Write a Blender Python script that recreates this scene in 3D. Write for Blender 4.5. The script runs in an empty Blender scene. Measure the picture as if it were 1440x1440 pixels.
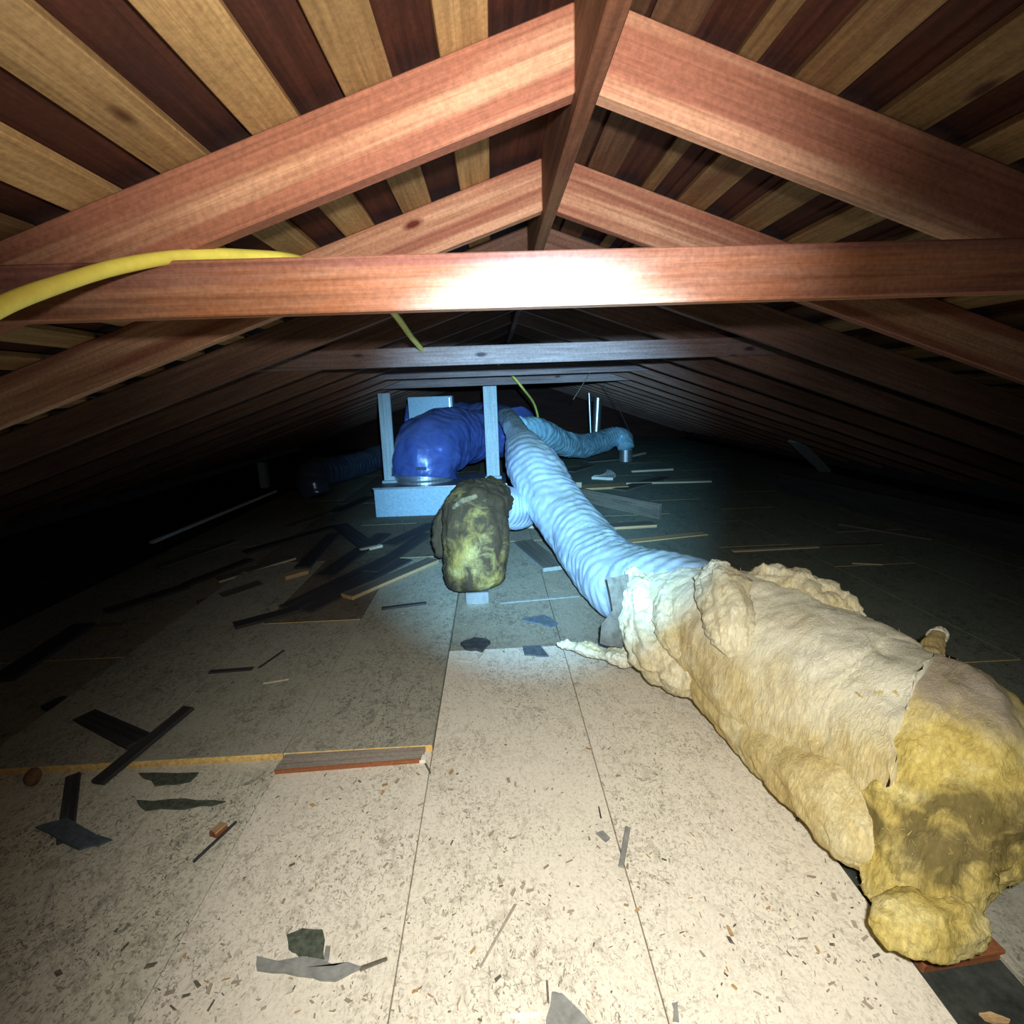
import bpy, bmesh, math, random
from mathutils import Vector, Matrix, noise
random.seed(7)
SC = bpy.context.scene
COL = SC.collection
V = Vector

# ------------------------------------------------------------------ camera
FPX = 720.0                                   # focal length in pixels of a 1440 px frame
PITCH, YAW, ROLL = 0.2266, 0.031, 0.0353
EYE = V((0, 0, 1.35))
def cam_axes():
    cy, sy, cp, sp = math.cos(YAW), math.sin(YAW), math.cos(PITCH), math.sin(PITCH)
    fw = V((sy*cp, cy*cp, -sp)); rt = V((cy, -sy, 0)); up = rt.cross(fw)
    c, s = math.cos(ROLL), math.sin(ROLL)
    return fw, c*rt - s*up, c*up + s*rt
FW, RT, UP = cam_axes()
cd = bpy.data.cameras.new('camera'); cam = bpy.data.objects.new('camera', cd); COL.objects.link(cam)
cd.sensor_fit = 'HORIZONTAL'; cd.sensor_width = 36; cd.lens = 36*FPX/1440; cd.clip_start = 0.02; cd.clip_end = 60
M = Matrix((RT, UP, -FW)).transposed().to_4x4(); M.translation = EYE; cam.matrix_world = M
SC.camera = cam
def ray(px, py): return FW*FPX + RT*(px-720) + UP*(720-py)
def PX(px, py, zc): return EYE + ray(px, py)*(zc/FPX)          # point at camera distance zc
def YD(px, py, y): d = ray(px, py); return EYE + d*(y/d.y)      # point in the plane y = const
def FL(px, py, z=0.0): d = ray(px, py); return EYE + d*((z-EYE.z)/d.z)   # point on the floor

# ------------------------------------------------------------------ world, lights, exposure
w = bpy.data.worlds.new('world'); SC.world = w; w.use_nodes = True
w.node_tree.nodes['Background'].inputs[0].default_value = (0.5, 0.6, 0.8, 1)
w.node_tree.nodes['Background'].inputs[1].default_value = 0.0015
SC.view_settings.view_transform = 'Standard'; SC.view_settings.look = 'None'
SC.view_settings.exposure = 0.0; SC.view_settings.gamma = 1.0; SC.view_settings.use_curve_mapping = False
def spot(name, pos, aim, power, color, cone, blend, size):
    l = bpy.data.lights.new(name, 'SPOT'); l.energy = power; l.color = color
    l.spot_size = math.radians(cone); l.spot_blend = blend; l.shadow_soft_size = size
    o = bpy.data.objects.new(name, l); COL.objects.link(o); o.location = pos
    o.rotation_euler = (aim-V(pos)).to_track_quat('-Z', 'Y').to_euler()
    return o
LAMP = EYE + V((0.06, -0.03, 0.10))            # the photographer's torch: wide warm spill and a cold white beam
spot('roof_fill', LAMP, PX(575, -60, 3), 115, (1.0, 0.87, 0.70), 91, 1.0, 0.02)  # added fill spot, aimed up to brighten the near roof
spot('torch_spill', LAMP, PX(720, 860, 3), 14, (1.0, 0.95, 0.85), 165, 1.0, 0.02)
spot('torch_flood', LAMP, PX(830, 1090, 3), 190, (1.0, 0.97, 0.88), 98, 1.0, 0.02)
spot('torch_beam', LAMP, PX(742, 690, 6), 2350, (0.28, 0.66, 1.0), 45, 1.0, 0.02)
spot('collar_fill', LAMP, PX(770, 450, 3), 85, (1.0, 0.90, 0.93), 56, 1.0, 0.02)  # added fill spot that widens the glow across the near collar tie

# ------------------------------------------------------------------ materials
def mat_new(name, rough=0.7, metal=0.0):
    m = bpy.data.materials.new(name); m.use_nodes = True
    nt = m.node_tree; b = nt.nodes['Principled BSDF']
    b.inputs['Roughness'].default_value = rough; b.inputs['Metallic'].default_value = metal
    return m, nt, b
def N(nt, t, **k):
    n = nt.nodes.new(t)
    for a, v in k.items(): setattr(n, a, v)
    return n
def ramp(nt, fac, stops):
    r = N(nt, 'ShaderNodeValToRGB'); e = r.color_ramp.elements
    while len(e) < len(stops): e.new(0.5)
    for el, (p, c) in zip(e, stops): el.position = p; el.color = (c[0], c[1], c[2], 1)
    nt.links.new(fac, r.inputs[0]); return r.outputs[0]
def mix(nt, fac, a, b, mode='MIX'):
    n = N(nt, 'ShaderNodeMix', data_type='RGBA', blend_type=mode)
    for i, v in ((0, fac), (6, a), (7, b)):
        if hasattr(v, 'is_linked'): nt.links.new(v, n.inputs[i])
        elif i == 0: n.inputs[0].default_value = v
        else: n.inputs[i].default_value = (v[0], v[1], v[2], 1)
    return n.outputs[2]
def objcoord(nt, scale=(1, 1, 1), rand=True):
    tc = N(nt, 'ShaderNodeTexCoord'); mp = N(nt, 'ShaderNodeMapping'); mp.inputs['Scale'].default_value = scale
    if rand:
        oi = N(nt, 'ShaderNodeObjectInfo'); mu = N(nt, 'ShaderNodeVectorMath', operation='SCALE'); mu.inputs[0].default_value = (37, 53, 71)
        nt.links.new(oi.outputs['Random'], mu.inputs['Scale'])
        ad = N(nt, 'ShaderNodeVectorMath', operation='ADD'); nt.links.new(tc.outputs['Object'], ad.inputs[0]); nt.links.new(mu.outputs[0], ad.inputs[1])
        nt.links.new(ad.outputs[0], mp.inputs[0])
    else: nt.links.new(tc.outputs['Object'], mp.inputs[0])
    return mp.outputs[0]
def noi(nt, vec, scale, detail=4, rough=0.55, dist=0.0):
    n = N(nt, 'ShaderNodeTexNoise'); n.inputs['Scale'].default_value = scale; n.inputs['Detail'].default_value = detail
    n.inputs['Roughness'].default_value = rough; n.inputs['Distortion'].default_value = dist
    nt.links.new(vec, n.inputs['Vector']); return n.outputs['Fac']
def bump(nt, b, h, strength, dist=0.01):
    n = N(nt, 'ShaderNodeBump'); n.inputs['Strength'].default_value = strength; n.inputs['Distance'].default_value = dist
    nt.links.new(h, n.inputs['Height']); nt.links.new(n.outputs[0], b.inputs['Normal'])
def wood(name, dark, light, stain=None, stain_amt=0.5, knots=None, rough=0.75, vary=0.35, band=None):
    """grain runs along the object's X axis"""
    m, nt, b = mat_new(name, rough)
    v = objcoord(nt, (1.2, 22, 22)); g = noi(nt, v, 2.2, 6, 0.6, 0.6)
    c = ramp(nt, g, [(0.28, dark), (0.68, light)])
    vp = objcoord(nt, (0.8, 3.5, 3.5)); p = noi(nt, vp, 1.6, 4, 0.6)
    if stain:
        pf = ramp(nt, p, [(0.45, (0, 0, 0)), (0.68, (stain_amt,)*3)]); c = mix(nt, pf, c, stain)
    if band:
        bn = noi(nt, objcoord(nt, (0.25, 4, 7)), 1.5, 3, 0.5, 0.3); c = mix(nt, ramp(nt, bn, [(0.45, (0, 0, 0)), (0.53, (0.95,)*3)]), c, band)
    if knots:
        vk = objcoord(nt, (0.9, 2.4, 2.4)); vo = N(nt, 'ShaderNodeTexVoronoi'); vo.inputs['Scale'].default_value = 2.6; nt.links.new(vk, vo.inputs['Vector'])
        kf = ramp(nt, vo.outputs['Distance'], [(0.05, (1, 1, 1)), (0.11, (0, 0, 0))]); c = mix(nt, kf, c, knots)
    st = noi(nt, objcoord(nt, (0.5, 30, 30)), 3.1, 5, 0.7, 0.5); c = mix(nt, 0.6, c, ramp(nt, st, [(0.33, (0.5, 0.46, 0.43)), (0.62, (1.12,)*3)]), 'MULTIPLY')
    vs = objcoord(nt, (1, 1, 1)); s = noi(nt, vs, 90, 3, 0.7)
    c = mix(nt, 0.5, c, ramp(nt, s, [(0.3, (0.45,)*3), (0.7, (1.15,)*3)]), 'MULTIPLY')
    oi = N(nt, 'ShaderNodeObjectInfo'); rv = ramp(nt, oi.outputs['Random'], [(0, (1-vary,)*3), (1, (1+vary*0.5,)*3)])
    c = mix(nt, 1.0, c, rv, 'MULTIPLY')
    nt.links.new(c, b.inputs['Base Color']); bump(nt, b, g, 0.35, 0.004)
    b.inputs['Specular IOR Level'].default_value = 0.25
    return m
def plain(name, color, rough=0.6, metal=0.0, var=0.25, scale=30, bmp=0.2, spec=0.4):
    m, nt, b = mat_new(name, rough, metal); v = objcoord(nt); n = noi(nt, v, scale, 5, 0.65)
    lo = tuple(x*(1-var) for x in color); hi = tuple(min(1, x*(1+var)) for x in color)
    nt.links.new(ramp(nt, n, [(0.3, lo), (0.7, hi)]), b.inputs['Base Color'])
    if bmp: bump(nt, b, n, bmp, 0.005)
    b.inputs['Specular IOR Level'].default_value = spec
    return m
def chipboard(name, base, dark, dirt, amt=1.0):
    """pressed chipboard: fine grain, feathery dirt smears, dark flecks in patches"""
    m, nt, b = mat_new(name, 0.85)
    v = objcoord(nt, (1, 1, 1)); fine = noi(nt, v, 85, 5, 0.75)
    c = ramp(nt, fine, [(0.30, dark), (0.50, base)])
    big = noi(nt, v, 2.6, 5, 0.6, 0.4); patch = ramp(nt, big, [(0.34, (0.22,)*3), (0.60, (1, 1, 1))])
    sm = noi(nt, objcoord(nt, (1.0, 1.5, 1)), 11, 10, 0.80, 1.2)
    sf = mix(nt, 1.0, ramp(nt, sm, [(0.49, (0, 0, 0)), (0.64, (0.80*amt,)*3)]), patch, 'MULTIPLY'); c = mix(nt, sf, c, dirt)
    fk = noi(nt, objcoord(nt, (1, 1.7, 1)), 62, 4, 0.62, 1.5)
    ff = mix(nt, 1.0, ramp(nt, fk, [(0.57, (0, 0, 0)), (0.62, (0.85*amt,)*3)]), patch, 'MULTIPLY'); c = mix(nt, ff, c, tuple(0.45*x for x in dirt))
    f2 = noi(nt, objcoord(nt, (1.6, 1, 1)), 24, 6, 0.66, 2.0)
    f2 = mix(nt, 1.0, ramp(nt, f2, [(0.57, (0, 0, 0)), (0.62, (0.75*amt,)*3)]), patch, 'MULTIPLY'); c = mix(nt, f2, c, tuple(0.75*x for x in dirt))
    nt.links.new(c, b.inputs['Base Color']); bump(nt, b, fine, 0.35, 0.004); b.inputs['Specular IOR Level'].default_value = 0.1
    return m
def fibreglass(name, stops, dirt, lo=0.5, hi=0.72, amt=0.8, tone=False):
    m, nt, b = mat_new(name, 0.95); b.inputs['Specular IOR Level'].default_value = 0.05
    v = objcoord(nt, (1, 1, 1)); big = noi(nt, v, 5.0, 5, 0.6, 0.8)
    c = ramp(nt, big, stops)
    vs = objcoord(nt, (3.5, 3.5, 0.8)); fib = noi(nt, vs, 26, 7, 0.75, 0.9)
    c = mix(nt, 0.75, c, ramp(nt, fib, [(0.32, (0.60, 0.57, 0.48)), (0.58, (1.10, 1.10, 1.08))]), 'MULTIPLY')
    d = noi(nt, v, 7.5, 7, 0.7, 1.0)
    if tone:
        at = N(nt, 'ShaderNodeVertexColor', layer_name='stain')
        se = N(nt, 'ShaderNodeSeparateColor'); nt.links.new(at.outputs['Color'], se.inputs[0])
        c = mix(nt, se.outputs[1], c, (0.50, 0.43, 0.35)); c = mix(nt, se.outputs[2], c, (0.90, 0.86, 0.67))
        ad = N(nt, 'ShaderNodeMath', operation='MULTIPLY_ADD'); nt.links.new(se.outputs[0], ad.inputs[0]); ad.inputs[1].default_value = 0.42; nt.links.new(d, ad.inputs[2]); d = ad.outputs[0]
    c = mix(nt, ramp(nt, d, [(lo, (0, 0, 0)), (hi, (amt,)*3)]), c, dirt)
    nt.links.new(c, b.inputs['Base Color']); bump(nt, b, fib, 0.8, 0.012)
    return m
def sleeve(name, base, rough=0.38, metal=0.25, dust=(0.42, 0.44, 0.34), dust_amt=0.55):
    m, nt, b = mat_new(name, rough, metal); v = objcoord(nt); n = noi(nt, v, 9, 6, 0.65, 0.8)
    c = ramp(nt, n, [(0.3, tuple(x*0.75 for x in base)), (0.7, tuple(min(1, x*1.2) for x in base))])
    ge = N(nt, 'ShaderNodeNewGeometry'); se = N(nt, 'ShaderNodeSeparateXYZ'); nt.links.new(ge.outputs['Normal'], se.inputs[0])
    mu = N(nt, 'ShaderNodeMath', operation='MULTIPLY'); nt.links.new(se.outputs['Z'], mu.inputs[0]); nt.links.new(noi(nt, v, 4, 4, 0.6), mu.inputs[1])
    df = ramp(nt, mu.outputs[0], [(0.18, (0, 0, 0)), (0.5, (dust_amt,)*3)])          # dust that settled on top
    c = mix(nt, df, c, dust); nt.links.new(c, b.inputs['Base Color'])
    bump(nt, b, noi(nt, objcoord(nt, (1, 1, 1)), 40, 4, 0.6, 0.6), 0.25, 0.006)
    return m

MT = {}
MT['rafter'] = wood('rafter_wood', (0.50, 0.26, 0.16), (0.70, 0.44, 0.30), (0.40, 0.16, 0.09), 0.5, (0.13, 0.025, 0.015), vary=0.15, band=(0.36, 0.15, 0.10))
MT['rafter_shaded'] = wood('rafter_shaded_wood', (0.19, 0.11, 0.085), (0.32, 0.20, 0.155), (0.10, 0.06, 0.06), 0.5, vary=0.25)  # far rafters: same wood darkened, light fall-off put into the colour
MT['ridge'] = wood('ridge_wood', (0.10, 0.04, 0.022), (0.20, 0.09, 0.05), (0.42, 0.27, 0.15), 0.5, vary=0.1)
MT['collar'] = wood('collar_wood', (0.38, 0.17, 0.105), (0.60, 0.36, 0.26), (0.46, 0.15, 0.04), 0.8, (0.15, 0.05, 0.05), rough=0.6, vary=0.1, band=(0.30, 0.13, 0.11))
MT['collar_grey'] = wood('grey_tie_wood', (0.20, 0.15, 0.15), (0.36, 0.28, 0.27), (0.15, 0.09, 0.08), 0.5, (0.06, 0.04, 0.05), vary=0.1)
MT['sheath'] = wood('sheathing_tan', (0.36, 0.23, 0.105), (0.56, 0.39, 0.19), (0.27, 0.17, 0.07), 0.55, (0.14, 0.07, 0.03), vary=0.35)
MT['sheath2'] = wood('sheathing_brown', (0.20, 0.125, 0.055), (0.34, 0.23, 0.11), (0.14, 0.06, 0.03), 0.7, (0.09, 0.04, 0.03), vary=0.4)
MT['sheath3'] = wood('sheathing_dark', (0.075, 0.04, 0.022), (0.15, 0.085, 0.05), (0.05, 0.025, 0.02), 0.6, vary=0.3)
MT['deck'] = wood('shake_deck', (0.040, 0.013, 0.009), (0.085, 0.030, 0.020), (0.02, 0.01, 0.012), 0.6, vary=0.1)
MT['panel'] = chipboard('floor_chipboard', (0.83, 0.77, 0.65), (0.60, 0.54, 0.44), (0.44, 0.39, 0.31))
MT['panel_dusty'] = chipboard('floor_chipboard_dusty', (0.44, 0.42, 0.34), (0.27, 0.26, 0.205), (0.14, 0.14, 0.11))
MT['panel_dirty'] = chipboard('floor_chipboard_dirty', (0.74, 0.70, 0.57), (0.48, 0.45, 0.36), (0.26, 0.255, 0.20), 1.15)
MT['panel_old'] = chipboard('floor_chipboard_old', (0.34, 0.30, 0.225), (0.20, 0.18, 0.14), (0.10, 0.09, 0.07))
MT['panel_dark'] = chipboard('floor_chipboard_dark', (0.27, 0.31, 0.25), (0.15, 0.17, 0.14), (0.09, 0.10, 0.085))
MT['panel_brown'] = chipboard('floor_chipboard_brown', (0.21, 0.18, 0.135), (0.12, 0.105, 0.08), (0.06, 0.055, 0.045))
MT['edge'] = plain('chipboard_edge', (0.80, 0.52, 0.20), 0.85, var=0.35, scale=60, spec=0.1)
MT['base'] = plain('subfloor', (0.05, 0.055, 0.048), 0.9, var=0.5, scale=20, spec=0.05)
MT['plank_grey'] = wood('grey_plank', (0.13, 0.12, 0.095), (0.25, 0.225, 0.18), (0.08, 0.075, 0.07), 0.5, vary=0.2)
MT['plank_pale'] = wood('pale_grey_plank', (0.36, 0.31, 0.26), (0.52, 0.46, 0.39), (0.30, 0.26, 0.22), 0.4, vary=0.1)
MT['plank_dark'] = wood('dark_plank', (0.035, 0.036, 0.040), (0.085, 0.082, 0.085), (0.03, 0.03, 0.03), 0.4, vary=0.2)
MT['plank_red'] = wood('red_plank', (0.26, 0.085, 0.035), (0.36, 0.14, 0.06), None, vary=0.1)
MT['plank_tan'] = wood('tan_plank', (0.48, 0.30, 0.14), (0.68, 0.47, 0.25), None, vary=0.2)
MT['lath'] = wood('pale_lath', (0.62, 0.54, 0.38), (0.80, 0.72, 0.54), None, vary=0.2)
MT['post'] = wood('post_wood', (0.44, 0.55, 0.60), (0.58, 0.69, 0.74), (0.38, 0.44, 0.48), 0.3, vary=0.1)  # pale wood with the cold beam's blue tint mixed into the colour
MT['boxside'] = plain('box_side', (0.36, 0.53, 0.66), 0.6, var=0.18, scale=40)  # blue of the cold beam is painted into the side colour too
MT['boxtop'] = plain('box_top', (0.07, 0.08, 0.10), 0.5, var=0.4, scale=12)
MT['tar'] = plain('tar_paper', (0.090, 0.105, 0.080), 0.9, var=0.5, scale=60, bmp=0.4, spec=0.15)
MT['slate'] = plain('slate_scrap', (0.26, 0.265, 0.25), 0.85, var=0.25, scale=40, spec=0.15)
MT['slateblue'] = plain('blue_grey_scrap', (0.10, 0.125, 0.15), 0.85, var=0.35, scale=40, spec=0.15)
MT['chip'] = plain('chip_brown', (0.36, 0.31, 0.24), 0.85, var=0.35, scale=8, bmp=0, spec=0.1)
MT['white'] = plain('white_scrap', (0.85, 0.83, 0.76), 0.8, var=0.1, spec=0.2)
MT['kraft'] = plain('kraft_paper', (0.13, 0.12, 0.10), 0.85, var=0.4, scale=25, spec=0.1)
MT['duct'] = sleeve('duct_sleeve_silver', (0.50, 0.60, 0.78), 0.36, 0.15, dust=(0.38, 0.43, 0.34), dust_amt=0.6)
MT['ductblue'] = sleeve('duct_sleeve_blue', (0.075, 0.12, 0.40), 0.30, 0.15, dust=(0.16, 0.17, 0.26), dust_amt=0.4)
MT['ductcyan'] = sleeve('duct_sleeve_cyan', (0.36, 0.66, 0.82), 0.30, 0.1, dust=(0.34, 0.52, 0.58), dust_amt=0.06)
MT['ductdark'] = sleeve('duct_sleeve_dark', (0.11, 0.15, 0.24), 0.22, 0.4, dust_amt=0.1)
MT['metal'] = plain('galvanised', (0.62, 0.66, 0.70), 0.32, 0.85, var=0.2, scale=18, bmp=0.1)
MT['hose'] = plain('yellow_hose', (0.93, 0.87, 0.17), 0.5, var=0.12, scale=25, bmp=0.1)
MT['wool'] = fibreglass('wool_cream', [(0.30, (0.58, 0.43, 0.17)), (0.5, (0.76, 0.62, 0.31)), (0.66, (0.84, 0.74, 0.46))], (0.33, 0.26, 0.10), 0.62, 0.80, 0.6, tone=True)
MT['woolcap'] = fibreglass('wool_yellow', [(0.30, (0.56, 0.42, 0.12)), (0.5, (0.76, 0.60, 0.19)), (0.68, (0.88, 0.77, 0.38))], (0.16, 0.125, 0.05), 0.56, 0.80, 0.85, tone=True)
MT['woolpale'] = fibreglass('wool_pale', [(0.30, (0.70, 0.58, 0.30)), (0.5, (0.86, 0.80, 0.58)), (0.66, (0.92, 0.89, 0.74))], (0.45, 0.36, 0.18), 0.62, 0.8, 0.5)
MT['woolold'] = fibreglass('wool_old', [(0.30, (0.14, 0.10, 0.04)), (0.5, (0.32, 0.22, 0.065)), (0.68, (0.46, 0.35, 0.14))], (0.058, 0.038, 0.026), 0.44, 0.68, 0.95, tone=True)

# ------------------------------------------------------------------ builders
def tag(o, label, cat, group=None, kind=None):
    o['label'] = label; o['category'] = cat
    if group: o['group'] = group
    if kind: o['kind'] = kind
    return o
def empty(name, loc):
    o = bpy.data.objects.new(name, None); o.empty_display_size = 0.1; COL.objects.link(o); o.location = loc; return o
def link(name, me, mats, parent=None, frame=None, smooth=False):
    o = bpy.data.objects.new(name, me)
    if not me.materials:
        for m in (mats if isinstance(mats, (list, tuple)) else [mats]): me.materials.append(m)
    if smooth:
        for p in me.polygons: p.use_smooth = True
    COL.objects.link(o)
    mw = frame or Matrix.Identity(4)
    if parent is not None:
        o.parent = parent; o.matrix_parent_inverse = Matrix.Identity(4)
        o.matrix_basis = Matrix.Translation(-V(parent.location)) @ mw if parent.type == 'EMPTY' else mw
    else: o.matrix_basis = mw
    return o
def frame_x(origin, xdir, upish=V((0, 0, 1))):
    x = V(xdir).normalized(); y = V(upish).cross(x).normalized(); z = x.cross(y)
    m = Matrix((x, y, z)).transposed().to_4x4(); m.translation = origin; return m
def bevel_box(L, W, H, bev=0.004, jag=0.0, side_idx=None, long_sides=True):
    """box along X from 0..L, Y centred, Z 0..H"""
    bm = bmesh.new(); bmesh.ops.create_cube(bm, size=1.0)
    for v in bm.verts: v.co = V(((v.co.x+0.5)*L, v.co.y*W, (v.co.z+0.5)*H))
    if jag:
        for v in bm.verts: v.co += V((random.uniform(-jag, jag), random.uniform(-jag, jag)*0.5, 0))
    if bev: bmesh.ops.bevel(bm, geom=bm.edges[:], offset=min(bev, W*0.3, H*0.3), segments=1, affect='EDGES')
    if side_idx is not None:
        bm.normal_update()
        for f in bm.faces:
            if abs(f.normal.x) > 0.7 or (long_sides and abs(f.normal.z) < 0.5): f.material_index = side_idx
    me = bpy.data.meshes.new('board'); bm.to_mesh(me); bm.free(); return me
def world_prism(name, poly_a, poly_b, mats, frame, parent=None, bev=0.003):
    """prism between two matching world-space polygons, stored in the given local frame"""
    inv = frame.inverted(); n = len(poly_a); bm = bmesh.new()
    a = [bm.verts.new(inv @ V(p)) for p in poly_a]; b = [bm.verts.new(inv @ V(p)) for p in poly_b]
    bm.faces.new(a); bm.faces.new(list(reversed(b)))
    for i in range(n): bm.faces.new((a[i], b[i], b[(i+1) % n], a[(i+1) % n]))
    bmesh.ops.recalc_face_normals(bm, faces=bm.faces[:])
    if bev: bmesh.ops.bevel(bm, geom=bm.edges[:], offset=bev, segments=1, affect='EDGES')
    me = bpy.data.meshes.new(name); bm.to_mesh(me); bm.free()
    return link(name, me, mats, parent, frame)
def catmull(pts, n):
    P = [2*V(pts[0][:3])-V(pts[1][:3])] + [V(p[:3]) for p in pts] + [2*V(pts[-1][:3])-V(pts[-2][:3])]
    Rr = [pts[0][3]] + [p[3] for p in pts] + [pts[-1][3]]
    out = []; segs = len(pts)-1
    for k in range(n+1):
        t = k/n*segs; i = min(int(t), segs-1); u = t-i
        p0, p1, p2, p3 = P[i:i+4]; r0, r1, r2, r3 = Rr[i:i+4]
        f = lambda a, b, c, d: 0.5*(2*b+(c-a)*u+(2*a-5*b+4*c-d)*u*u+(3*b-a-3*c+d)*u*u*u)
        out.append((f(p0, p1, p2, p3), f(r0, r1, r2, r3)))
    # even spacing by arc length
    L = [0.0]
    for k in range(n): L.append(L[-1]+(out[k+1][0]-out[k][0]).length)
    res = []; j = 0
    for k in range(n+1):
        s = L[-1]*k/n
        while j < n-1 and L[j+1] < s: j += 1
        u = (s-L[j])/max(1e-9, L[j+1]-L[j]); res.append((out[j][0].lerp(out[j+1][0], u), out[j][1]+(out[j+1][1]-out[j][1])*u, s))
    return res
def tube_mesh(pts, n, seg, radius=None, floor=None, caps=True, end_round=(0, 0), shift=None, attr=None, offset=None):
    """swept tube; pts = (x, y, z, r); radius(u, s, ang, r) -> r; shift(u, s, ang) -> metres along the axis; attr(u, ang, co) -> colour"""
    C = catmull(pts, n); bm = bmesh.new(); rings = []
    t0 = (C[1][0]-C[0][0]).normalized(); ref = V((0, 0, 1)) if abs(t0.z) < 0.9 else V((0, 1, 0))
    nx = t0.cross(ref).normalized(); Ltot = C[-1][2]; cols = []
    for k, (c, r, s) in enumerate(C):
        t = (C[min(k+1, n)][0]-C[max(k-1, 0)][0]).normalized()
        nx = (nx - t*nx.dot(t)).normalized(); ny = t.cross(nx)
        rr = r
        for e, d in ((0, s), (1, Ltot-s)):
            if end_round[e] and d < end_round[e]: rr *= math.sqrt(max(0.0, 1-(1-d/end_round[e])**2))
        ring = []
        for j in range(seg):
            a = 2*math.pi*j/seg; u = k/n
            q = radius(u, s, a, rr) if radius else rr
            p = c + (nx*math.cos(a)+ny*math.sin(a))*q
            if shift: p = p + t*shift(u, s, a)
            if offset: p = p + offset(p)
            if floor is not None and p.z < floor: p.z = floor + 0.15*min(0.01, 0.001*(1+math.sin(a*7)))
            vv = bm.verts.new(p); ring.append(vv)
            if attr: cols.append(attr(u, a, p))
        rings.append(ring)
    for k in range(n):
        for j in range(seg): bm.faces.new((rings[k][j], rings[k][(j+1) % seg], rings[k+1][(j+1) % seg], rings[k+1][j]))
    if caps:
        bm.faces.new(list(reversed(rings[0]))); bm.faces.new(rings[-1])
    bmesh.ops.recalc_face_normals(bm, faces=bm.faces[:])
    me = bpy.data.meshes.new('tube'); bm.to_mesh(me); bm.free()
    if attr:
        ca = me.color_attributes.new('stain', 'FLOAT_COLOR', 'POINT')
        for i, c in enumerate(cols): ca.data[i].color = (c[0], c[1], c[2], 1)
    return me
def fb(p, s, o=3): return noise.fractal(V(p)*s, 1.0, 2.0, o)
def ribs(pitch, amp, wr=0.03, twist=0.6, seed=0.0):
    """loose plastic sleeve over a wire coil: soft uneven rings and creases"""
    def f(u, s, a, r):
        q = V((s*2.1, math.cos(a)*1.2+seed, math.sin(a)*1.2))
        ph = s/pitch + twist*math.sin(a+seed)*0.4 + 1.1*noise.noise(q)
        ring = math.sin(2*math.pi*ph)*(0.55+0.6*noise.noise(q*1.7+V((4, 4, 4))))
        cr = abs(noise.noise(V((s*9+2.5*math.cos(a), math.cos(a)*2.0+seed, math.sin(a)*2.0))))
        return r*(1 + amp*ring + wr*noise.noise(V((s*4, math.cos(a)*1.8, math.sin(a)*1.8+seed))) - 0.35*wr*max(0, 0.25-cr)*4)
    return f

# ------------------------------------------------------------------ roof numbers
Z0 = EYE.z
XL, XR = 0.1945, 0.2330                   # faces of the ridge board
SLL, SLR = 0.335, 0.352
ZL, ZR = Z0+0.588, Z0+0.588               # underside of the rafters where they meet the ridge
VL, VR = 0.155, 0.165
YR0, DY, NR = 1.19, 0.68, 20
RY = [YR0+DY*i for i in range(NR)]
YEND = 14.6
def roof_top(side, x):                    # plane on top of the rafters
    return ZL+VL-SLL*(XL-x) if side < 0 else ZR+VR-SLR*(x-XR)
XMINL, XMAXR = -5.0, 5.2

# ---- shell: floor, ceiling, back wall
def shell_mesh(name, polys, th, mats):
    bm = bmesh.new()
    for poly in polys:
        vs = [bm.verts.new(p) for p in poly]; f = bm.faces.new(vs)
        r = bmesh.ops.extrude_face_region(bm, geom=[f]); bmesh.ops.translate(bm, vec=V(th), verts=[e for e in r['geom'] if isinstance(e, bmesh.types.BMVert)])
    bmesh.ops.recalc_face_normals(bm, faces=bm.faces[:])
    me = bpy.data.meshes.new(name); bm.to_mesh(me); bm.free(); return link(name, me, mats)
floor = shell_mesh('floor', [[(-5.6, -1.0, -0.03), (5.8, -1.0, -0.03), (5.8, 15, -0.03), (-5.6, 15, -0.03)]], (0, 0, -0.03), MT['base'])
floor['kind'] = 'structure'
# ceiling: overlapping shake courses that run along the roof, each lapped over the one below
def ceiling_mesh():
    bm = bmesh.new()
    for side in (-1, 1):
        x0 = XL if side < 0 else XR; lim = XMINL-0.5 if side < 0 else XMAXR+0.5
        nC = 28
        for k in range(nC):
            xa = x0+(lim-x0)*k/nC; xb = x0+(lim-x0)*(k+1)/nC
            for (ya, yb) in ((-0.6, 15.0),):
                za = roof_top(side, xa)+0.024; zb = roof_top(side, xb)+0.034
                p = [(xa, ya, za), (xb, ya, zb), (xb, yb, zb), (xa, yb, za)]
                lo = [bm.verts.new(q) for q in p]; hi = [bm.verts.new((q[0], q[1], q[2]+0.02)) for q in p]
                bm.faces.new(lo); bm.faces.new(hi[::-1])
                for i in range(4): bm.faces.new((lo[i], hi[i], hi[(i+1) % 4], lo[(i+1) % 4]))
    bmesh.ops.recalc_face_normals(bm, faces=bm.faces[:])
    F = frame_x(V((0, 0, 0)), V((0, 1, 0))); inv = F.inverted()
    for v in bm.verts: v.co = inv @ v.co
    me = bpy.data.meshes.new('ceiling'); bm.to_mesh(me); bm.free()
    return link('ceiling', me, MT['deck'], None, F), F
ceiling, CEILF = ceiling_mesh(); ceiling['kind'] = 'structure'
gz = lambda s, x: roof_top(s, x)
wall = shell_mesh('wall_back', [[(-5.4, YEND, -0.02), (5.5, YEND, -0.02), (5.5, YEND, max(0, gz(1, 5.5))+0.02), (XR, YEND, gz(1, XR)+0.02), (XL, YEND, gz(-1, XL)+0.02), (-5.4, YEND, max(0.0, gz(-1, -5.4))+0.02)]], (0, 0.05, 0), MT['deck'])
wall['kind'] = 'structure'

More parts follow.
